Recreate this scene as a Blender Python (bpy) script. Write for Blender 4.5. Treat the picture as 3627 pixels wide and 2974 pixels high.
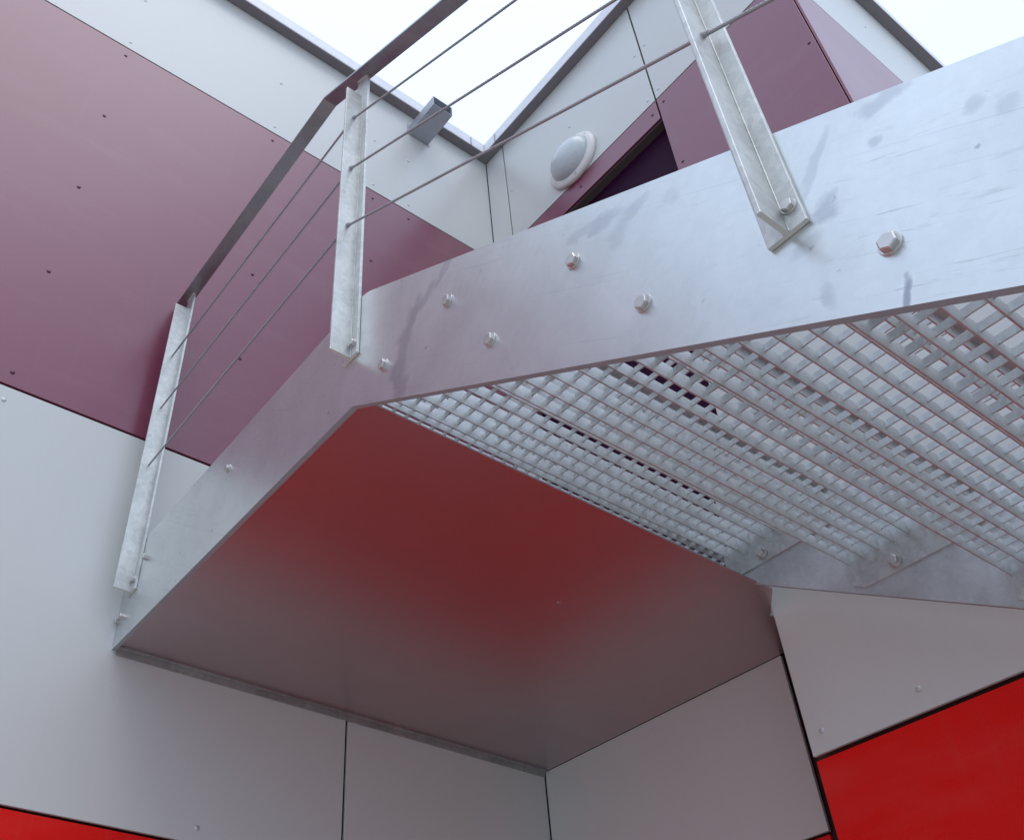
import bpy, bmesh, math, random
from mathutils import Vector, Matrix
random.seed(7)
S = bpy.context.scene
for o in list(bpy.data.objects):
    bpy.data.objects.remove(o)

# ------------------------------------------------------------------ camera
Z0 = 2.8                                   # height of the landing soffit above the ground
cam = bpy.data.cameras.new('camera')
cam.sensor_width = 36.0
cam.lens = 3517.9459 / 3627.0 * 36.0
cam.shift_x = 286.98 / 3627.0
cam.shift_y = 11.75 / 3627.0
cam.clip_start = 0.05
cam.clip_end = 3000.0
cam_ob = bpy.data.objects.new('camera', cam)
S.collection.objects.link(cam_ob)
RX = (0.8058699195930371, -0.5917636044303011, -0.01973598659225658)
RY = (0.37759698016513105, 0.5393189121807787, -0.752698898321444)
RZ = (0.4560638039411645, 0.5991251517302538, 0.6580690383986431)
cam_ob.matrix_world = Matrix((
    (RX[0], -RY[0], -RZ[0], -2.08449),
    (RX[1], -RY[1], -RZ[1], -2.20712),
    (RX[2], -RY[2], -RZ[2], -1.19858 + Z0),
    (0, 0, 0, 1)))
S.camera = cam_ob

# ------------------------------------------------------------------ world: bright overcast sky
SUN_EL, SUN_ROT = math.radians(66), math.radians(200)
w = bpy.data.worlds.new('World')
S.world = w
w.use_nodes = True
nt = w.node_tree
nt.nodes.clear()
wo = nt.nodes.new('ShaderNodeOutputWorld')
bg = nt.nodes.new('ShaderNodeBackground')
sky = nt.nodes.new('ShaderNodeTexSky')
sky.sky_type = 'NISHITA'
sky.sun_disc = False
sky.sun_elevation = SUN_EL
sky.sun_rotation = SUN_ROT
sky.air_density = 1.0
sky.dust_density = 4.0
mix = nt.nodes.new('ShaderNodeMixRGB')     # cloud layer: the clear sky veiled by an even white deck
mix.inputs['Fac'].default_value = 0.88
mix.inputs['Color2'].default_value = (10.7, 12.9, 16.6, 1)
bg.inputs['Strength'].default_value = 0.1
nt.links.new(sky.outputs[0], mix.inputs['Color1'])
# overcast luminance: the cloud deck is brightest overhead and dims evenly to the horizon
tco = nt.nodes.new('ShaderNodeTexCoord')
sx = nt.nodes.new('ShaderNodeSeparateXYZ')
mr = nt.nodes.new('ShaderNodeMapRange')
mr.inputs['From Min'].default_value = 0.0
mr.inputs['From Max'].default_value = 1.0
mr.inputs['To Min'].default_value = 0.62
mr.inputs['To Max'].default_value = 1.07
vm = nt.nodes.new('ShaderNodeVectorMath')
vm.operation = 'SCALE'
nt.links.new(tco.outputs['Generated'], sx.inputs[0])
nt.links.new(sx.outputs[2], mr.inputs['Value'])
nt.links.new(mix.outputs[0], vm.inputs[0])
nt.links.new(mr.outputs[0], vm.inputs['Scale'])
nt.links.new(vm.outputs[0], bg.inputs['Color'])
nt.links.new(bg.outputs[0], wo.inputs[0])

sun = bpy.data.lights.new('sun', 'SUN')
sun.energy = 0.8
sun.angle = math.radians(45)
sun.color = (1.0, 0.97, 0.93)
sun_ob = bpy.data.objects.new('sun', sun)
S.collection.objects.link(sun_ob)
sd = Vector((math.cos(SUN_EL) * math.sin(SUN_ROT), math.cos(SUN_EL) * math.cos(SUN_ROT), math.sin(SUN_EL)))
sun_ob.rotation_euler = sd.to_track_quat('Z', 'Y').to_euler()
sun_ob.location = (-6, -8, 12)

S.view_settings.view_transform = 'Standard'
S.view_settings.look = 'None'
S.view_settings.exposure = 0.0
S.view_settings.gamma = 1.0
S.view_settings.use_curve_mapping = False

# ------------------------------------------------------------------ materials
class N:
    def __init__(s, name):
        s.m = bpy.data.materials.new(name)
        s.m.use_nodes = True
        s.t = s.m.node_tree
        s.b = s.t.nodes['Principled BSDF']
        s.tc = s.t.nodes.new('ShaderNodeTexCoord')
    def n(s, typ, **kw):
        x = s.t.nodes.new(typ)
        for k, v in kw.items():
            if k in x.inputs.keys():
                x.inputs[k].default_value = v
            else:
                setattr(x, k, v)
        return x
    def l(s, a, b):
        s.t.links.new(a, b)
    def map(s, scale=(1, 1, 1), loc=(0, 0, 0), rot=(0, 0, 0)):
        x = s.n('ShaderNodeMapping')
        x.inputs['Scale'].default_value = scale
        x.inputs['Location'].default_value = loc
        x.inputs['Rotation'].default_value = rot
        s.l(s.tc.outputs['Object'], x.inputs[0])
        return x.outputs[0]
    def map2(s, scale, extra=0.0):
        a = s.map(rot=(-.5502 - extra, 0, 0))
        x = s.n('ShaderNodeMapping')
        x.inputs['Scale'].default_value = scale
        s.l(a, x.inputs[0])
        return x.outputs[0]
    def noise(s, vec, scale, detail=4, rough=.55, dist=0):
        x = s.n('ShaderNodeTexNoise', Scale=scale, Detail=detail, Roughness=rough, Distortion=dist)
        s.l(vec, x.inputs['Vector'])
        return x.outputs[0]
    def ramp(s, fac, p0, p1, c0=(0, 0, 0), c1=(1, 1, 1)):
        x = s.n('ShaderNodeValToRGB')
        e = x.color_ramp.elements
        e[0].position, e[1].position = p0, p1
        e[0].color, e[1].color = (*c0, 1), (*c1, 1)
        s.l(fac, x.inputs[0])
        return x.outputs[0]
    def mix(s, fac, a, b, blend='MIX'):
        x = s.n('ShaderNodeMixRGB', blend_type=blend)
        for i, v in ((0, fac), (1, a), (2, b)):
            if isinstance(v, (int, float)):
                x.inputs[i].default_value = v
            elif isinstance(v, tuple):
                x.inputs[i].default_value = (*v, 1)
            else:
                s.l(v, x.inputs[i])
        return x.outputs[0]
    def math(s, op, a, b=0.0, clamp=False):
        x = s.n('ShaderNodeMath', operation=op, use_clamp=clamp)
        for i, v in ((0, a), (1, b)):
            if isinstance(v, (int, float)):
                x.inputs[i].default_value = v
            else:
                s.l(v, x.inputs[i])
        return x.outputs[0]
    def bump(s, h, strength=.1, dist=.001):
        x = s.n('ShaderNodeBump', Strength=strength, Distance=dist)
        s.l(h, x.inputs['Height'])
        s.l(x.outputs[0], s.b.inputs['Normal'])

def panel_mat(name, col, rough, spec=.5, var=.04):
    k = N(name)
    n1 = k.noise(k.map((1, 1, 1)), 1.3, 3)
    n2 = k.noise(k.map((1, 1, 1)), 260, 2, .6)
    c = k.mix(n1, tuple(x * (1 - var) for x in col), tuple(min(1, x * (1 + var)) for x in col))
    c = k.mix(k.ramp(n2, .35, .65), c, k.mix(.015, c, (.5, .5, .5)))
    oi = k.n('ShaderNodeObjectInfo')
    tone = k.math('MULTIPLY_ADD', oi.outputs['Random'], .07); k.t.nodes[-1].inputs[2].default_value = .965
    tn = k.n('ShaderNodeCombineColor')
    for q in range(3):
        k.l(tone, tn.inputs[q])
    c = k.mix(1.0, c, tn.outputs[0], 'MULTIPLY')
    run = k.noise(k.map((14, 14, .7)), 2.2, 4, .6)
    c = k.mix(k.math('MULTIPLY', k.ramp(run, .55, .75), .03), c, (.30, .28, .26))
    dust = k.noise(k.map((.6, .6, 2.5)), 3.0, 5, .6)
    c = k.mix(k.math('MULTIPLY', k.ramp(dust, .52, .8), .05), c, (.55, .53, .5))
    k.l(c, k.b.inputs['Base Color'])
    r = k.math('MULTIPLY_ADD', n1, .06); k.t.nodes[-1].inputs[2].default_value = rough - .03
    k.l(r, k.b.inputs['Roughness'])
    k.b.inputs['Specular IOR Level'].default_value = spec
    k.bump(k.mix(.25, k.noise(k.map(), 6, 2), n2), .05, .0006)
    return k.m

M = {}
M['white'] = panel_mat('white_fibre_cement', (.622, .617, .588), .33, .55)
M['purple'] = panel_mat('plum_fibre_cement', (.205, .028, .068), .29, .85)
M['red'] = panel_mat('red_fibre_cement', (.80, .008, .005), .45, .12, .02)

def flat_mat(name, col, rough=.6, metal=0.0, spec=.5):
    k = N(name)
    n1 = k.noise(k.map(), 30, 4)
    k.l(k.mix(n1, tuple(x * .85 for x in col), tuple(min(1, x * 1.1) for x in col)), k.b.inputs['Base Color'])
    k.b.inputs['Roughness'].default_value = rough
    k.b.inputs['Metallic'].default_value = metal
    k.b.inputs['Specular IOR Level'].default_value = spec
    return k.m
M['backing'] = flat_mat('dark_wall_membrane', (.12, .045, .042), .8)
M['frame'] = flat_mat('dark_door_frame', (.11, .085, .08), .5)
M['door'] = flat_mat('dark_plum_door', (.030, .004, .026), .6, 0, .08)
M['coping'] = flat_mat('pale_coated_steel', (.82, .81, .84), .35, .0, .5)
M['coping_shade'] = flat_mat('coping_shade_strip', (.22, .19, .20), .5)  # dark colour standing in for shade beneath the pale coping
M['stainless'] = flat_mat('stainless_steel', (.62, .60, .58), .40, .9)
M['spout'] = flat_mat('grey_coated_steel', (.42, .42, .47), .4, .2)
M['lamp_rim'] = flat_mat('cream_plastic', (.80, .76, .72), .4)
M['asphalt'] = flat_mat('asphalt', (.07, .07, .072), .85)

# opal lamp dome
k = N('opal_glass')
k.b.inputs['Base Color'].default_value = (.56, .60, .60, 1)
k.b.inputs['Roughness'].default_value = .22
k.l(k.mix(k.ramp(k.noise(k.map(), 70, 5, .7), .45, .75), (.60, .64, .64), (.50, .53, .52)), k.b.inputs['Base Color'])
M['dome'] = k.m

def galv(name, base, rough, spangle=.5, streak=0.0, stains=False, metal=.9, bump=.25, rv=.22, cv=1.0):
    k = N(name)
    p = k.map()
    v = k.n('ShaderNodeTexVoronoi', Scale=95.0)
    k.l(p, v.inputs['Vector'])
    vs = k.n('ShaderNodeSeparateColor')
    k.l(v.outputs['Color'], vs.inputs[0])
    cloud = k.noise(p, 9, 5, .6)
    fine = k.noise(p, 150, 3, .6)
    f = k.math('ADD', k.math('MULTIPLY', vs.outputs[0], spangle * .35), k.math('MULTIPLY', cloud, 1 - spangle * .35))
    lo = tuple(x * (1 - .20 * cv) for x in base)
    hi = tuple(min(1, x * (1 + .14 * cv)) for x in base)
    c = k.mix(k.ramp(f, .3, .7), lo, hi)
    c = k.mix(k.math('MULTIPLY', k.ramp(fine, .55, .8), .25 * cv), c, tuple(min(1, x * 1.3) for x in base))
    r = k.math('MULTIPLY_ADD', cloud, rv); k.t.nodes[-1].inputs[2].default_value = rough - rv / 2
    if streak:
        g = k.noise(k.map2((1, 7, 95)), 1.6, 4, .65, .5)
        sel = k.ramp(k.noise(k.map(loc=(3, 1, 0)), 2.6, 3), .42, .66)
        c = k.mix(k.math('MULTIPLY', k.math('MULTIPLY', k.ramp(g, .60, .72), sel), streak), c, tuple(x * .62 for x in base))
        specks = k.noise(k.map(), 55, 3, .5)
        c = k.mix(k.math('MULTIPLY', k.ramp(specks, .70, .76), .5), c, (.22, .22, .25))
        sc = k.noise(k.map2((1, 1.4, 240), .06), 1.2, 3, .6)
        c = k.mix(k.math('MULTIPLY', k.ramp(sc, .66, .72), .30), c, (.35, .36, .42))
    if stains:
        # dried water marks on the outer plate: (y, z, half width, half height, shear, strength)
        sep = k.n('ShaderNodeSeparateXYZ')
        k.l(k.tc.outputs['Object'], sep.inputs[0])
        wob = k.noise(p, 18, 4, .6)
        wob2 = k.noise(k.map(loc=(5, 5, 5)), 18, 4, .6)
        tot = None
        for (y, z, a, b_, sh, st) in ((-1.352, 2.896, .016, .028, -1.0, .40), (-1.300, 2.880, .022, .026, -.9, .45), (-1.262, 2.860, .020, .035, -.6, .55),
                                      (-1.238, 2.825, .020, .045, -.4, .5), (-1.226, 2.775, .022, .055, -.2, .5), (-1.228, 2.73, .018, .03, 0, .45),
                                      (-1.968, 2.404, .017, .017, 0, .55), (-2.054, 2.477, .018, .012, .5, .4), (-1.975, 2.472, .009, .030, -.7, .35),
                                      (-2.032, 2.434, .010, .007, .5, .45), (-2.114, 2.385, .010, .010, 0, .35), (-2.137, 2.358, .010, .010, 0, .3),
                                      (-1.931, 2.304, .009, .016, 0, .35), (-1.995, 2.246, .0045, .018, -.4, 1.0), (-1.930, 2.376, .020, .010, -.6, .25),
                                      (-1.688, 2.668, .030, .014, .6, .4), (-1.741, 2.645, .022, .016, .5, .35), (-1.657, 2.682, .020, .012, .6, .3),
                                      (-1.72, 2.625, .014, .026, -.4, .25), (-1.80, 2.600, .016, .012, .2, .2)):
            dz = k.math('SUBTRACT', sep.outputs[2], z)
            dy = k.math('SUBTRACT', k.math('SUBTRACT', sep.outputs[1], y), k.math('MULTIPLY', dz, sh))
            dy = k.math('ADD', k.math('DIVIDE', dy, a), k.math('MULTIPLY', k.math('SUBTRACT', wob, .5), 4.5))
            dz = k.math('ADD', k.math('DIVIDE', dz, b_), k.math('MULTIPLY', k.math('SUBTRACT', wob2, .5), 3.2))
            d = k.math('ADD', k.math('MULTIPLY', dy, dy), k.math('MULTIPLY', dz, dz))
            mk = k.n('ShaderNodeMapRange', clamp=True)
            mk.inputs['From Min'].default_value = 1.6
            mk.inputs['From Max'].default_value = .35
            k.l(d, mk.inputs['Value'])
            s_ = k.math('MULTIPLY', mk.outputs[0], st * .85)
            tot = s_ if tot is None else k.math('MAXIMUM', tot, s_)
        c = k.mix(tot, c, (.30, .31, .36))
    k.l(c, k.b.inputs['Base Color'])
    k.l(r, k.b.inputs['Roughness'])
    k.b.inputs['Metallic'].default_value = metal
    h = k.mix(.4, k.mix(.5, cloud, fine), vs.outputs[1])
    k.bump(h, bump, .0008)
    return k.m

M['stringer'] = galv('galvanised_plate', (.68, .705, .70), .35, .25, .8, True, .9, .06, .06, .45)
M['plate'] = galv('galvanised_plate_plain', (.60, .61, .62), .42, .3, .35, False, .85, .15)
M['post'] = galv('galvanised_post', (.62, .62, .595), .47, .5, 0, False, .65, .4)
M['grate'] = galv('galvanised_grating', (.56, .575, .57), .44, .5, 0, False, .65, .5)
M['rail'] = galv('galvanised_handrail', (.46, .46, .47), .40, .3, 0, False, .9, .1)
M['angle'] = galv('galvanised_angle', (.47, .48, .47), .5, .6, 0, False, .8, .5)
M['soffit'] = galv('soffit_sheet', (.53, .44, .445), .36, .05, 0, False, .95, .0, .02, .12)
M['cut'] = flat_mat('sawn_steel_edge', (.36, .40, .42), .8, .1)
M['weld'] = flat_mat('fresh_zinc_end', (.72, .74, .66), .5, .4)
M['rope'] = flat_mat('wire_rope_steel', (.46, .46, .47), .5, .3)

# ------------------------------------------------------------------ helpers
COL = S.collection
def link(name, me, mat=None, parent=None):
    o = bpy.data.objects.new(name, me)
    COL.objects.link(o)
    if mat is not None and me is not None and not me.materials:
        for m in (mat if isinstance(mat, (list, tuple)) else [mat]):
            me.materials.append(m)
    if parent:
        o.parent = parent
    return o

def thing(name, label, cat, group=None):
    o = bpy.data.objects.new(name, None)
    COL.objects.link(o)
    o['label'] = label
    o['category'] = cat
    if group:
        o['group'] = group
    return o

def mesh(name, verts, faces, mats=None):
    me = bpy.data.meshes.new(name)
    me.from_pydata(verts, [], faces)
    if mats:
        me.polygons.foreach_set('material_index', mats)
    me.update()
    return me

BOXF = [(0, 3, 2, 1), (4, 5, 6, 7), (0, 1, 5, 4), (1, 2, 6, 5), (2, 3, 7, 6), (3, 0, 4, 7)]
def box_me(name, a, b, bevel=0.0):
    x0, y0, z0 = a
    x1, y1, z1 = b
    v = [(x0, y0, z0), (x1, y0, z0), (x1, y1, z0), (x0, y1, z0), (x0, y0, z1), (x1, y0, z1), (x1, y1, z1), (x0, y1, z1)]
    me = mesh(name, v, BOXF)
    if bevel:
        bm = bmesh.new()
        bm.from_mesh(me)
        bmesh.ops.bevel(bm, geom=list(bm.edges), offset=bevel, segments=1, affect='EDGES')
        bm.to_mesh(me)
        bm.free()
    return me

def box(name, a, b, mat, parent=None, bevel=0.0):
    a = (a[0], a[1], a[2] + Z0)
    b = (b[0], b[1], b[2] + Z0)
    lo = tuple(min(p, q) for p, q in zip(a, b))
    hi = tuple(max(p, q) for p, q in zip(a, b))
    return link(name, box_me(name, lo, hi, bevel), mat, parent)

def prism_yz(name, pts, x0, x1, mat, parent=None, edge_mat=None, bevel=0.0):
    """Plate with outline pts in (y, z), between x0 and x1; its rim may have its own material."""
    n = len(pts)
    v = [(x0, y, z + Z0) for y, z in pts] + [(x1, y, z + Z0) for y, z in pts]
    f = [tuple(range(n)), tuple(range(2 * n - 1, n - 1, -1))]
    mi = [0, 0]
    for i in range(n):
        j = (i + 1) % n
        f.append((i, i + n, j + n, j))
        mi.append(1 if edge_mat else 0)
    me = mesh(name, v, f, mi)
    bm = bmesh.new()
    bm.from_mesh(me)
    bmesh.ops.recalc_face_normals(bm, faces=bm.faces)
    bm.to_mesh(me)
    bm.free()
    return link(name, me, [mat, edge_mat] if edge_mat else mat, parent)

def bolt_mesh(name, across=.0125, head=.009, washer=.0155):
    """Hex head with a chamfered top on a round washer, standing along +X of its own."""
    v, f = [], []
    def ring(n, r, x, ph=0):
        s = len(v)
        for i in range(n):
            a = ph + 2 * math.pi * i / n
            v.append((x, r * math.cos(a), r * math.sin(a)))
        return list(range(s, s + n))
    def bridge(a, b):
        n = len(a)
        for i in range(n):
            f.append((a[i], a[(i + 1) % n], b[(i + 1) % n], b[i]))
    if washer:
        w0, w1 = ring(18, washer, 0), ring(18, washer, .0022)
        w2 = ring(18, washer * .97, .0026)
        bridge(w0, w1); bridge(w1, w2); f.append(tuple(w2))
    b0 = .0022 if washer else 0
    h0, h1 = ring(6, across, b0, .3), ring(6, across, b0 + head * .85, .3)
    h2 = ring(6, across * .86, b0 + head, .3)
    bridge(h0, h1); bridge(h1, h2); f.append(tuple(h2))
    h3 = ring(12, across * .5, b0 + head * .995)
    return mesh(name, v, f)
BOLT = bolt_mesh('bolt', .0100, .0064, .0122)
BOLT.materials.append(M['stainless'])
SBOLT = bolt_mesh('bolt_small', .0078, .012, 0)
SBOLT.materials.append(M['stainless'])

def place(name, me, loc, rot=(0, 0, 0), parent=None):
    o = link(name, me, None, parent)
    o.location = (loc[0], loc[1], loc[2] + Z0)
    o.rotation_euler = rot
    return o

# small domed façade screw, axis +Y pointing out = -Y
def screw_mesh(mat, name):
    v, f = [], []
    rings = [(.0064, 0), (.0061, .0015), (.004, .0026)]
    for r, h in rings:
        for i in range(12):
            a = 2 * math.pi * i / 12
            v.append((r * math.cos(a), -h, r * math.sin(a)))
    for k_ in range(2):
        for i in range(12):
            j = (i + 1) % 12
            f.append((k_ * 12 + i, k_ * 12 + j, (k_ + 1) * 12 + j, (k_ + 1) * 12 + i))
    f.append(tuple(range(24, 36)))
    v.append((0, -.0026, 0))
    me = mesh(name, v, f)
    me.materials.append(mat)
    for p in me.polygons:
        p.use_smooth = True
    return me
SCREW = {c: screw_mesh(flat_mat('screw_' + c, col, .35, .3), 'screw_' + c)
         for c, col in (('white', (.60, .60, .62)), ('purple', (.10, .02, .05)), ('red', (.4, .01, .01)))}

# ------------------------------------------------------------------ ground
g = mesh('ground', [(-400, -400, 0), (400, -400, 0), (400, 400, 0), (-400, 400, 0)], [(0, 1, 2, 3)])
k = N('concrete_paving')
br = k.n('ShaderNodeTexBrick', Scale=2.5, **{'Mortar Size': .012})
br.inputs['Color1'].default_value = (.54, .55, .52, 1)
br.inputs['Color2'].default_value = (.49, .49, .47, 1)
br.inputs['Mortar'].default_value = (.18, .18, .17, 1)
k.l(k.map(), br.inputs['Vector'])
k.l(k.mix(k.ramp(k.noise(k.map(), 4, 5), .3, .7), br.outputs[0], (.44, .44, .42)), k.b.inputs['Base Color'])
k.b.inputs['Roughness'].default_value = .85
go = link('ground', g, k.m)
go['kind'] = 'structure'

# ------------------------------------------------------------------ building
HJ2, HJ3, HJ4 = 2.433, .648, -.416          # horizontal panel joints
TOP = 3.22                                  # underside of the coping
GRD = -Z0
G = .004                                    # half of an open joint
BT = .009                                   # panel thickness
bld = thing('panel_clad_building', 'building clad in white, plum and red panels around an inner corner, pale coping on top', 'building')

def panel(kind, axis, at, lo, hi, z0, z1, screws=(), label=None):
    """A façade panel: axis 'y' = wall facing -Y at y=at (lo..hi in x); axis 'x' = wall facing -X at x=at (lo..hi in y)."""
    if axis == 'y':
        p = box('cladding_panel', (lo, at, z0), (hi, at + BT, z1), M[kind], bld, .0008)
    else:
        p = box('cladding_panel', (at, lo, z0), (at + BT, hi, z1), M[kind], bld, .0008)
    if label:
        p['label'] = label
    for (h, z) in screws:
        if axis == 'y':
            place('screw', SCREW[kind], (h, at, z), (0, 0, 0), p)
        else:
            place('screw', SCREW[kind], (at, h, z), (0, 0, -math.pi / 2), p)
    return p

colsA = (-2.465, -1.823, -1.185, -.69, -.5)
# wall A (y = 0)
panel('white', 'y', 0, -3.04, -.0015, HJ2 + G, TOP - .002, [(x, z) for x in colsA for z in (2.48, 2.822)], 'white panel below the roof edge')
panel('purple', 'y', 0, -3.04, -.0015, HJ3 + G, HJ2 - G, [(x, z) for x in colsA for z in (2.378, 1.96, 1.537, 1.116, .697)], 'large plum panel')
panel('white', 'y', 0, -3.04, -.7202 - G, HJ4 + G, HJ3 - G, [(x, z) for x in (-2.4, -1.821, -1.117, -.77) for z in (.598, .1, -.378)], 'white panel left of the upright joint')
panel('white', 'y', 0, -.7202 + G, -.0015, HJ4 + G, HJ3 - G, [(-.05, .598)], 'white panel in the corner under the landing')
panel('red', 'y', 0, -3.04, -.7202 - G, -1.60, HJ4 - G, [(x, z) for x in (-2.4, -1.821) for z in (-.46,)], 'bright red panel')
panel('red', 'y', 0, -.7202 + G, -.0015, -1.60, HJ4 - G, (), 'bright red panel')
panel('white', 'y', 0, -3.04, -.0015, GRD + .05, -1.608)
for x0, x1 in ((-6.08, -3.048),):
    panel('white', 'y', 0, x0, x1, HJ2 + G, TOP - .002)
    panel('purple', 'y', 0, x0, x1, HJ3 + G, HJ2 - G)
    panel('white', 'y', 0, x0, x1, HJ4 + G, HJ3 - G)
    panel('red', 'y', 0, x0, x1, -1.60, HJ4 - G)
    panel('white', 'y', 0, x0, x1, GRD + .05, -1.608)
# wall B (x = 0)
YJ, YN, YC = -1.034, -.134, -1.675
panel('white', 'x', 0, YN + G, -.0035, .275, TOP - .002, (), 'narrow white strip panel in the inner corner')
panel('white', 'x', 0, YJ + G, YN - G, HJ2 + G, TOP - .002, [(-.165, 2.81), (-.58, 2.824), (-1.0, 2.833), (-1.0, 2.476), (-.58, 2.476)], 'white panel with the round lamp')
panel('purple', 'x', 0, YJ + G, YN - G, 2.305, HJ2 - G, [(-1.001, 2.366), (-.578, 2.366), (-.165, 2.366)], 'narrow plum panel above the door')
panel('white', 'x', 0, YC + .012, YJ - G, HJ2 + G, TOP - .002, [(-1.06, 2.84), (-1.06, 2.483), (-1.642, 2.84), (-1.642, 2.483)])
panel('purple', 'x', 0, YC + .012, YJ - G, HJ3 + G, HJ2 - G, [(y, z) for y in (-1.066, -1.642) for z in (2.381, 1.965, 1.54, 1.12, .7)], 'plum panel right of the door')
panel('white', 'x', 0, YC + .012, YJ - G, .24, HJ3 - G)
HB = -.439
panel('white', 'x', 0, -.905, -.0035, HB + G, -.001, (), 'shaded white panel under the landing')
panel('white', 'x', 0, -1.020, -.0035, .006, .27)
panel('red', 'x', 0, -.905, -.0035, -1.60, HB - G, (), 'bright red panel')
panel('white', 'x', 0, -.905, -.0035, GRD + .05, -1.608)
# wall C (y = -1.675, beyond the corner)
colsC = (.06, .7, 1.3, 1.9, 2.5)
panel('white', 'y', YC, .004, 3.0, HJ2 + G, TOP - .002, [(x, 2.82) for x in colsC], 'white panel around the outer corner')
panel('purple', 'y', YC, .004, 3.0, HJ3 + G, HJ2 - G, (), 'plum panel around the outer corner')
panel('white', 'y', YC, .004, 3.0, .24, HJ3 - G)
# wall D, the lower block that stands forward
DX, DY, HD, DT = -.180, -1.029, -.356, .96
panel('white', 'x', DX, -2.5, DY, HD + G + .002, DT, [(y, z) for y in (-1.066, -1.302, -1.72, -2.14) for z in (-.3045, .12, .54, .92)], 'white panel of the lower block beneath the stair')
panel('red', 'x', DX, -2.5, DY - .004, -1.60, HD - G - .002, [(-1.3, -1.55)], 'bright red panel of the lower block')
panel('white', 'x', DX, -2.5, DY, GRD + .05, -1.608)
for a, b in ((-4.0, -2.508), (-6.0, -4.008)):
    panel('white', 'x', DX, a, b, HD + G, DT)
    panel('red', 'x', DX, a, b, -1.60, HD - G)
    panel('white', 'x', DX, a, b, GRD + .05, -1.608)

box('cladding_panel', (DX + .010, DY - .009, .006), (-.001, DY, DT), M['white'], bld)
# dark backing behind the open joints, with the door opening left out
def core(a, b):
    return box('wall_core', a, b, M['backing'], bld)
IN = .030
core((-6.1, IN, GRD), (3.0, .30, TOP))
core((IN, YJ - .004, 2.309), (.30, IN - .002, TOP))
core((IN, YC + IN, .20), (.30, YJ - .004, TOP - .003))
core((IN, YJ - .004, GRD), (.30, IN - .004, .265))
core((IN, YN + .004, .265), (.30, IN - .006, 2.309))
core((.16, YJ - .004, .265), (.30, YN + .004, 2.309))
core((.298, YC + IN, GRD), (3.0, -1.45, TOP - .004))
core((DX + IN, -6.0, GRD), (IN - .002, DY - .011, DT - .012))
box('door_head_frame', (.0095, YJ + .002, 2.296), (.046, YN - .002, 2.304), M['frame'], bld)
dl = box('door', (.046, YJ + .002, .275), (.09, YN - .002, 2.304), M['door'], bld)
dl['label'] = 'dark plum door set back in its opening'
box('door_handle', (.016, -.24, 1.30), (.044, -.225, 1.44), M['stainless'], dl)
box('wall_ledge_flashing', (DX - .006, -6.0, DT), (.0, DY + .006, DT + .012), M['coping'], bld)

# coping: folded sheet with a pale face; separate dark strips paint the shade under its overhang
OV, CH = .05, .078
def coping(a, b):
    return box('roof_coping', a, b, M['coping'], bld, .002)
coping((-6.1, -OV, TOP), (-OV, .36, TOP + CH))
coping((-OV + .0015, YC - OV, TOP), (.34, .36, TOP + CH))
coping((.3415, YC - OV, TOP), (3.0, YC + .36, TOP + CH))
for x, y, dx in ((-.137, -OV - .004, 0), (-OV - .004, -.137, 1)):
    if dx:
        box('coping_joint_clip', (x, y - .0025, TOP - .004), (x + .003, y + .0025, TOP + .062), M['spout'], bld)
    else:
        box('coping_joint_clip', (x - .0025, y, TOP - .004), (x + .0025, y + .003, TOP + .062), M['spout'], bld)
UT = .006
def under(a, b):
    return box('coping_shade_strip', a, b, M['coping_shade'], bld)
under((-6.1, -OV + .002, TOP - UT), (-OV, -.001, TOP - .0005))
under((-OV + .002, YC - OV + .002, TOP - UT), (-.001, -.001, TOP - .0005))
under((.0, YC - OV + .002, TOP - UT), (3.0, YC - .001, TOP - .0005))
# flat roof behind the coping
box('roof_deck', (-6.1, .3, TOP - .02), (3.0, 4.0, TOP + .03), M['coping'], bld)
# rain spout
def spout():
    bm = bmesh.new()
    x0, x1, z0, z1, y0, y1, t = -.492, -.380, 3.056, 3.125, .004, -.202, .0025
    def b(a, c):
        vs = [bm.verts.new((p[0], p[1], p[2] + Z0)) for p in
              [(a[0], a[1], a[2]), (c[0], a[1], a[2]), (c[0], c[1], a[2]), (a[0], c[1], a[2]), (a[0], a[1], c[2]), (c[0], a[1], c[2]), (c[0], c[1], c[2]), (a[0], c[1], c[2])]]
        for q in BOXF:
            bm.faces.new([vs[i] for i in q])
    b((x0, y1, z0), (x1, y0, z0 + t))
    b((x0, y1, z0 + t), (x0 + t, y0, z1))
    b((x1 - t, y1, z0 + t), (x1, y0, z1))
    b((x0 + t, y1, z1 - t), (x1 - t, y0, z1))
    b((x0 - .010, -.004, z0 - .007), (x0, -.0005, z1 + .008))
    b((x1, -.004, z0 - .010), (x1 + .008, -.0005, z1 + .008))
    b((x0, -.004, z0 - .007), (x1, -.0005, z0))
    bmesh.ops.recalc_face_normals(bm, faces=bm.faces)
    me = bpy.data.meshes.new('rain_spout')
    bm.to_mesh(me)
    bm.free()
    return me
sp = link('rain_spout', spout(), M['spout'], bld)
sp['label'] = 'square grey sheet metal rain spout sticking out below the roof edge'

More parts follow.
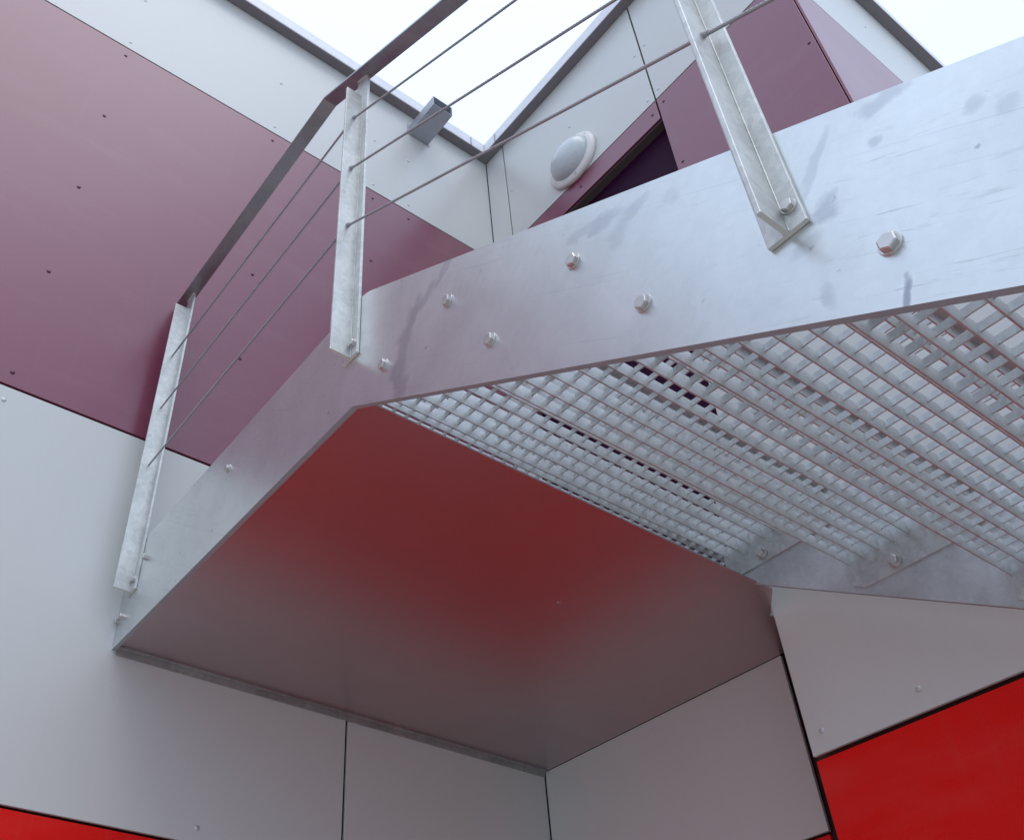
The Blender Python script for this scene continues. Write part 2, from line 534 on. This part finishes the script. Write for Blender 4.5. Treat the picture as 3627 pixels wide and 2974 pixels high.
# ------------------------------------------------------------------ wall lamp
lamp = thing('wall_lamp', 'round bulkhead lamp with opal dome and cream rim on the white wall above the door', 'wall lamp')
def lathe(name, prof, n=64, smooth=True):
    v, f = [], []
    for r, h in prof:
        for i in range(n):
            a = 2 * math.pi * i / n
            v.append((-h, r * math.cos(a), r * math.sin(a)))
    for k_ in range(len(prof) - 1):
        for i in range(n):
            j = (i + 1) % n
            f.append((k_ * n + i, (k_ + 1) * n + i, (k_ + 1) * n + j, k_ * n + j))
    me = mesh(name, v, f)
    bm = bmesh.new(); bm.from_mesh(me)
    bmesh.ops.recalc_face_normals(bm, faces=bm.faces)
    bm.to_mesh(me); bm.free()
    if smooth:
        for p in me.polygons:
            p.use_smooth = True
    return me
LY, LZ, LR = -.568, 2.563, .140
lamp.location = (0, LY, LZ + Z0)
rim = link('lamp_rim', lathe('lamp_rim', [(LR - .004, 0), (LR, .002), (LR + .001, .014), (LR - .004, .021), (LR - .012, .025), (LR - .026, .029), (LR - .029, .029), (LR - .030, .020)]), M['lamp_rim'], lamp)
prof = []
for i in range(15):
    a = i / 14 * math.pi / 2
    prof.append(((LR - .0295) * math.cos(a) + .0004, .024 + .062 * math.sin(a)))
link('lamp_dome', lathe('lamp_dome', prof), M['dome'], lamp)
for a in (-.55, 2.6, 4.6):
    s_ = link('screw', SBOLT, None, lamp)
    s_.location = (-.024, (LR - .016) * math.cos(a), (LR - .016) * math.sin(a))
    s_.rotation_euler = (0, 0, math.pi)
    s_.scale = (.35, .6, .6)

# ------------------------------------------------------------------ staircase
PITCH = .5502
TP = math.tan(PITCH)
stair = thing('steel_staircase', 'galvanised steel staircase with grating treads coming down from the landing in the corner', 'staircase')
XO, XI = -1.400, -1.389                      # outer stringer plate
SB, ST, YB, YT = -.006, .272, -1.078, -1.1065
zb = GRD + .002
ybot = YB - (SB - zb) / TP
ytop = YT - (ST - zb) / TP
# rounded top corner
arc = []
R_ = .030
for i in range(6):
    t = i / 5
    a = Vector((YT + R_, ST)); b = Vector((YT, ST)); c = Vector((YT - R_ * math.cos(PITCH), ST - R_ * math.sin(PITCH)))
    p = a * (1 - t) ** 2 + b * 2 * t * (1 - t) + c * t ** 2
    arc.append((p.x, p.y))
out = [(-.001, SB), (YB, SB), (ybot, zb), (ytop, zb)] + arc[::-1] + [(-.001, ST)]
strg = prism_yz('stringer', out, XO, XI, M['stringer'], stair, M['cut'])
strg['label'] = 'outer stringer plate, bent from level landing to the sloping flight'
XR = -.3227
ys, zs = -1.0487, .026
out2 = [(-1.046, zs), (-1.046, .262), (-1.12, .262), (-1.12 - (.262 - zb) / TP, zb), (ys - (zs - zb) / TP, zb), (ys, zs)]
str2 = prism_yz('stringer', out2, XR, XR + .011, M['plate'], stair, M['cut'])
str2['label'] = 'inner stringer plate beside the wall'
for y, z in ((-.012, .0662), (-.0401, .0655), (-.1266, .1916), (-.5602, .1909)):
    o = place('bolt', SBOLT if y > -.3 else BOLT, (XO, y, z), (random.random() * 3, 0, math.pi), strg)
    if y < -.3:
        o.scale = (1, .8, .8)
RISE, RUN = .174, .2838
pairs = [(-1.1781, .0157), (-1.3631, .0131)]
k_ = 0
blist = [(-1.1781, .0157), (-1.3631, .0131), (-1.4571, -.1572), (-1.6358, -.1564), (-1.7296, -.3258), (-1.91, -.326), (-2.0022, -.4932)]
while True:
    y = -2.0022 - .18 if k_ % 2 == 0 else -2.0022 - RUN * ((k_ + 1) // 2)
    y = (-2.0022 - .18 - RUN * (k_ // 2)) if k_ % 2 == 0 else (-2.0022 - RUN * ((k_ + 1) // 2))
    z = (-.4932 - RISE * (k_ // 2)) if k_ % 2 == 0 else (-.4932 - RISE * ((k_ + 1) // 2))
    if z < GRD + .25:
        break
    blist.append((y, z))
    k_ += 1
for y, z in blist:
    place('bolt', BOLT, (XO, y, z), (random.random() * 3, 0, math.pi), strg)

# landing: soffit sheet, front plate, deck, wall angle
SF = -1.099
sv = [(XI - .0, -.001), (XI, SF), (-.268, SF), (DX - .006, DY + .002), (DX - .003, DY + .012), (-.002, DY + .012), (-.002, -.001)]
n = len(sv)
me = mesh('soffit_sheet', [(x, y, Z0) for x, y in sv] + [(x, y, Z0 + .004) for x, y in sv],
          [tuple(range(n)), tuple(range(2 * n - 1, n - 1, -1))] + [(i, i + n, (i + 1) % n + n, (i + 1) % n) for i in range(n)])
bm = bmesh.new(); bm.from_mesh(me); bmesh.ops.recalc_face_normals(bm, faces=bm.faces); bm.to_mesh(me); bm.free()
so = link('soffit_sheet', me, M['soffit'], stair)
so['label'] = 'smooth metal sheet closing the underside of the landing, mirroring red walls'
plug = link('plug', lathe('plug', [(.007, 0), (.0065, .0008), (.0001, .001)], 20), M['soffit'], so)
plug.location = (-.6347, -.7755, Z0 - .0002)
plug.rotation_euler = (0, -math.pi / 2, 0)
me = bmesh.new()
def bmbox(bm, a, c):
    vs = [bm.verts.new((p[0], p[1], p[2] + Z0)) for p in
          [(a[0], a[1], a[2]), (c[0], a[1], a[2]), (c[0], c[1], a[2]), (a[0], c[1], a[2]), (a[0], a[1], c[2]), (c[0], a[1], c[2]), (c[0], c[1], c[2]), (a[0], c[1], c[2])]]
    for q in BOXF:
        bm.faces.new([vs[i] for i in q])
bmbox(me, (XI + .0, -.021, -.0055), (-.006, -.0015, -.0005))
bmbox(me, (XI + .0, -.0075, -.017), (-.006, -.0015, -.0056))
am = bpy.data.meshes.new('wall_angle'); me.to_mesh(am); me.free()
link('wall_angle', am, M['angle'], stair)['label'] = 'rough galvanised angle where the landing meets the left wall'

# treads: pressed grating of bearing bars (along the width) and cross bars, with bolted end plates
TX0, TX1 = XI + .0035, XR - .0035
BH, BW, CD = .031, .0026, .0135
TL, NB, PB = TX1 - TX0, 9, .0348
bar_me = box_me('bearing_bar', (0, -BW / 2, 0), (TL, BW / 2, BH), .0005)
bar_me.materials.append(M['grate'])
CRL = PB * (NB - 1)
cross_me = box_me('cross_bar', (-.0012, -CRL - .003, BH - CD), (.0012, .003, BH - .0006), .0004)
cross_me.materials.append(M['grate'])
def endplate(x):
    pts = [(.008, .030), (.008, -.0435), (-.0150, -.060), (-.295, -.060), (-.295, .030)]
    nn = len(pts)
    v = [(x, y, z) for y, z in pts] + [(x + .0032, y, z) for y, z in pts]
    f = [tuple(range(nn)), tuple(range(2 * nn - 1, nn - 1, -1))] + [(i, i + nn, (i + 1) % nn + nn, (i + 1) % nn) for i in range(nn)]
    m_ = mesh('end_plate', v, f)
    b_ = bmesh.new(); b_.from_mesh(m_); bmesh.ops.recalc_face_normals(b_, faces=b_.faces); b_.to_mesh(m_); b_.free()
    m_.materials.append(M['grate'])
    return m_
EP = [endplate(0.0), endplate(TL - .0032)]
EP = [endplate(-.0034), endplate(TL + .0002)]
nose_me = box_me('nosing_bar', (0, -CRL - .018, BH - .0035), (TL, -CRL + .0, BH + .0015), .0005)
nose_me.materials.append(M['grate'])
XC0 = -1.0574
off = (XC0 - TX0) % .0348
dk = bpy.data.objects.new('landing_deck', None)
COL.objects.link(dk)
dk.parent = stair
dk.location = (TX0, -.02, .242 + Z0)
dk['label'] = 'open grating deck of the landing'
DL = -.006 - TX0
dbar = box_me('bearing_bar', (0, -BW / 2, 0), (DL, BW / 2, BH), .0005)
dbar.materials.append(M['grate'])
for i in range(29):
    b_ = link('bearing_bar', dbar, None, dk)
    b_.location = (0, -.0348 * i, 0)
dcross = box_me('cross_bar', (-.0012, -.0348 * 28 - .003, BH - CD), (.0012, .003, BH - .0006), .0004)
dcross.materials.append(M['grate'])
xx = off
while xx < DL - .005:
    c_ = link('cross_bar', dcross, None, dk)
    c_.location = (xx, 0, 0)
    xx += .0348

NT = int((-SB + .096 - GRD) / RISE)
for k_ in range(NT):
    yb, z = -1.0410 - RUN * k_, .096 - RISE * k_
    if z < GRD + .08:
        break
    e = bpy.data.objects.new('tread', None)
    COL.objects.link(e)
    e.parent = stair
    e.location = (TX0, yb, z + Z0)
    if k_ == 0: e['label'] = 'topmost grating tread'
    if k_ < 5:
        for i in range(NB):
            b_ = link('bearing_bar', bar_me, None, e)
            b_.location = (0, -PB * i, 0)
        xx = off
        while xx < TL - .005:
            c_ = link('cross_bar', cross_me, None, e)
            c_.location = (xx, 0, 0)
            xx += .0348
        link('nosing_bar', nose_me, None, e)
        for m_ in EP:
            link('end_plate', m_, None, e)
        for yy in (-.094, -.275):
            b_ = link('bolt', BOLT, None, e)
            b_.location = (TL - .0002, yy, -.040)
            b_.scale = (1.9, 1.1, 1.1)
            b_.rotation_euler = (random.random() * 3, 0, math.pi)
    else:
        bm = bmesh.new()
        for i in range(NB):
            t_ = bar_me.copy(); t_.transform(Matrix.Translation((0, -PB * i, 0))); bm.from_mesh(t_); bpy.data.meshes.remove(t_)
        xx = off
        while xx < TL - .005:
            t_ = cross_me.copy(); t_.transform(Matrix.Translation((xx, 0, 0))); bm.from_mesh(t_); bpy.data.meshes.remove(t_)
            xx += .0348
        for m_ in EP + [nose_me]:
            bm.from_mesh(m_)
        gm = bpy.data.meshes.new('grating'); bm.to_mesh(gm); bm.free()
        gm.materials.clear(); gm.materials.append(M['grate'])
        link('grating', gm, None, e)

# ------------------------------------------------------------------ railing
rail = thing('stair_railing', 'galvanised railing with T-shaped posts, flat handrail and three wire ropes on the outer stringer', 'railing')
py = [-.0715, -1.0705, -1.9205] + [-1.9205 - .85 * i for i in range(1, 5)]
F_ = .006
def post_mesh(zs0, zs1, zf1a, zf1b):
    """T section standing on z=0 at y=0: flange against the plate, web sticking out; web ends below the flange."""
    v, f = [], []
    def bx(x0, x1, y0, y1, za, zb0, zb1=None, endm=0):
        zb1 = zb0 if zb1 is None else zb1
        s = len(v)
        v.extend([(x0, y0, za), (x1, y0, za), (x1, y1, za), (x0, y1, za), (x0, y0, zb0), (x1, y0, zb0), (x1, y1, zb1), (x0, y1, zb1)])
        for q in BOXF:
            f.append(tuple(s + i for i in q))
    bx(-F_, 0, -.0245, .0245, 0, zf1a, zf1b)
    bx(-.0505, -F_ - .0001, -.003, .003, 0, zs1)
    # root fillets between web and flange
    for sg in (-1, 1):
        s = len(v)
        r = .0018
        tri = [(-F_ - .0001, sg * .0031), (-F_ - .0001, sg * (.0031 + r)), (-F_ - r, sg * .0031)]
        for z in (0.0006, zs1 - .0006):
            v.extend([(x, y, z) for x, y in tri])
        f.extend([(s, s + 1, s + 2), (s + 5, s + 4, s + 3), (s, s + 3, s + 4, s + 1), (s + 1, s + 4, s + 5, s + 2), (s + 2, s + 5, s + 3, s)])
    mi = []
    for q in f:
        zz = [v[i][2] for i in q]
        mi.append(1 if max(zz) == 0 else 0)
    me = mesh('post', v, f, mi)
    bm = bmesh.new(); bm.from_mesh(me); bmesh.ops.recalc_face_normals(bm, faces=bm.faces); bm.to_mesh(me); bm.free()
    bm = bmesh.new(); bm.from_mesh(me)
    bmesh.ops.bevel(bm, geom=[e for e in bm.edges if e.calc_length() > .3], offset=.0007, segments=1, affect='EDGES')
    bm.to_mesh(me); bm.free()
    me.materials.append(M['post']); me.materials.append(M['weld'])
    return me
RZB, YRB = 1.205, -.915                      # underside of the rail at the landing, y of its bend
for i, y in enumerate(py):
    if i == 0:
        zb_, h_st = .1175, 1.030
        top = lambda yy: RZB
    else:
        zb_ = .116 if i == 1 else .116 - .514 - .521 * (i - 2)
        h_st = .909
        top = lambda yy: RZB - (YRB - yy) * (TP - .015)
    me = post_mesh(0, h_st, top(y - .0245) - zb_, top(y + .0245) - zb_)
    p = link('post', me, None, rail)
    p.location = (XO - .0005, y, zb_ + Z0)
    if i == 0: p['label'] = 'post against the left wall'
    if i == 1: p['label'] = 'post at the bend of the stringer'
    if i == 2: p['label'] = 'post on the sloping flight'
    wb = box_me('weld_bead', (-F_ - .004, -.0235, -.003), (.0, .0235, .0015), .0012)
    wb.materials.append(M['weld'])
    wo_ = link('weld_bead', wb, None, p)
    wo_.location = (0, 0, top(y) - zb_ - .001)
    wo_.rotation_euler = (0 if i == 0 else math.atan(TP - .015), 0, 0)
    for (dy, dz) in ((-.013, .030), (.013, .058)):
        b_ = link('bolt', BOLT, None, p)
        b_.location = (-F_, dy, dz)
        b_.rotation_euler = (random.random() * 3, 0, math.pi)
        b_.scale = (.9, .75, .75)
# handrail flat bar
def handrail():
    x0, x1, t = -1.4325, -1.3935, .008
    s_ = TP - .015
    yend = py[-1] - .15
    pts = [(-.018, RZB), (YRB, RZB), (yend, RZB - (YRB - yend) * s_)]
    c_, sn = math.cos(math.atan(s_)), math.sin(math.atan(s_))
    half = math.atan(s_) / 2
    tops = [(-.018, RZB + t), (YRB - t * math.tan(half), RZB + t), (yend - t * sn, pts[2][1] + t * c_)]
    v = []
    for (y, z), (y2, z2) in zip(pts, tops):
        v += [(x0, y, z + Z0), (x1, y, z + Z0), (x1, y2, z2 + Z0), (x0, y2, z2 + Z0)]
    f = [(0, 1, 2, 3), (11, 10, 9, 8)]
    for i in range(2):
        a, b = i * 4, i * 4 + 4
        for j in range(4):
            f.append((a + j, b + j, b + (j + 1) % 4, a + (j + 1) % 4))
    me = mesh('handrail', v, f)
    bm = bmesh.new(); bm.from_mesh(me); bmesh.ops.recalc_face_normals(bm, faces=bm.faces)
    bmesh.ops.bevel(bm, geom=[e for e in bm.edges if e.calc_length() > .3], offset=.001, segments=2, affect='EDGES')
    bm.to_mesh(me); bm.free()
    return me
link('handrail', handrail(), M['rail'], rail)

# wire ropes: six twisted strands as a lobed section
def rope(path, r=.0030, pitch=.042, seg=.0034):
    v, f = [], []
    NL = 12
    ang = 0.0
    first = True
    tot = 0
    for a, b in zip(path[:-1], path[1:]):
        a, b = Vector(a), Vector(b)
        d = (b - a); L = d.length; d.normalize()
        u = d.cross(Vector((1, 0, 0))).normalized()
        w_ = d.cross(u)
        nseg = int(L / seg)
        for i in range(0 if first else 1, nseg + 1):
            p = a + d * (L * i / nseg)
            ph = 2 * math.pi * (tot + L * i / nseg) / pitch
            for j in range(NL):
                rr = r * (1.0 if j % 2 == 0 else .66)
                t = ph + 2 * math.pi * j / NL
                q = p + u * rr * math.cos(t) + w_ * rr * math.sin(t)
                v.append((q.x, q.y, q.z + Z0))
        tot += L
        first = False
    nr = len(v) // NL
    for i in range(nr - 1):
        for j in range(NL):
            f.append((i * NL + j, i * NL + (j + 1) % NL, (i + 1) * NL + (j + 1) % NL, (i + 1) * NL + j))
    me = mesh('wire_rope', v, f)
    for p in me.polygons:
        p.use_smooth = True
    return me
XW = -1.4285
for zl0, zl, nm in ((.9215, .909, 'top'), (.7145, .704, 'middle'), (.505, .498, 'lowest')):
    path = [(XW, py[0] + .010, zl0 + .004), (XW, py[1], zl)]
    zz = zl - .514
    for j, y in enumerate(py[2:4]):
        path.append((XW + (.005 if j == 0 else .005), y, zz - .521 * j))
    ro = link('wire_rope', rope(path, .0028), M['rope'], rail)
    ro['label'] = nm + ' wire rope of the railing'
    # short swaged collars where the rope leaves each web
    for (x, y, z) in path[:3]:
        nb = Vector((0, -1, 0)) if y > -.5 else Vector((0, -math.cos(PITCH), -math.sin(PITCH)))
        cm = bmesh.new()
        bmesh.ops.create_cone(cm, cap_ends=True, segments=14, radius1=.0052, radius2=.0036, depth=.009)
        c_ = bpy.data.meshes.new('rope_collar'); cm.to_mesh(c_); cm.free()
        co = link('rope_collar', c_, M['rope'], ro)
        co.location = (x, y - .007, z + Z0 - (.003 if y < -.5 else 0))
        co.rotation_euler = nb.to_track_quat('Z', 'Y').to_euler()
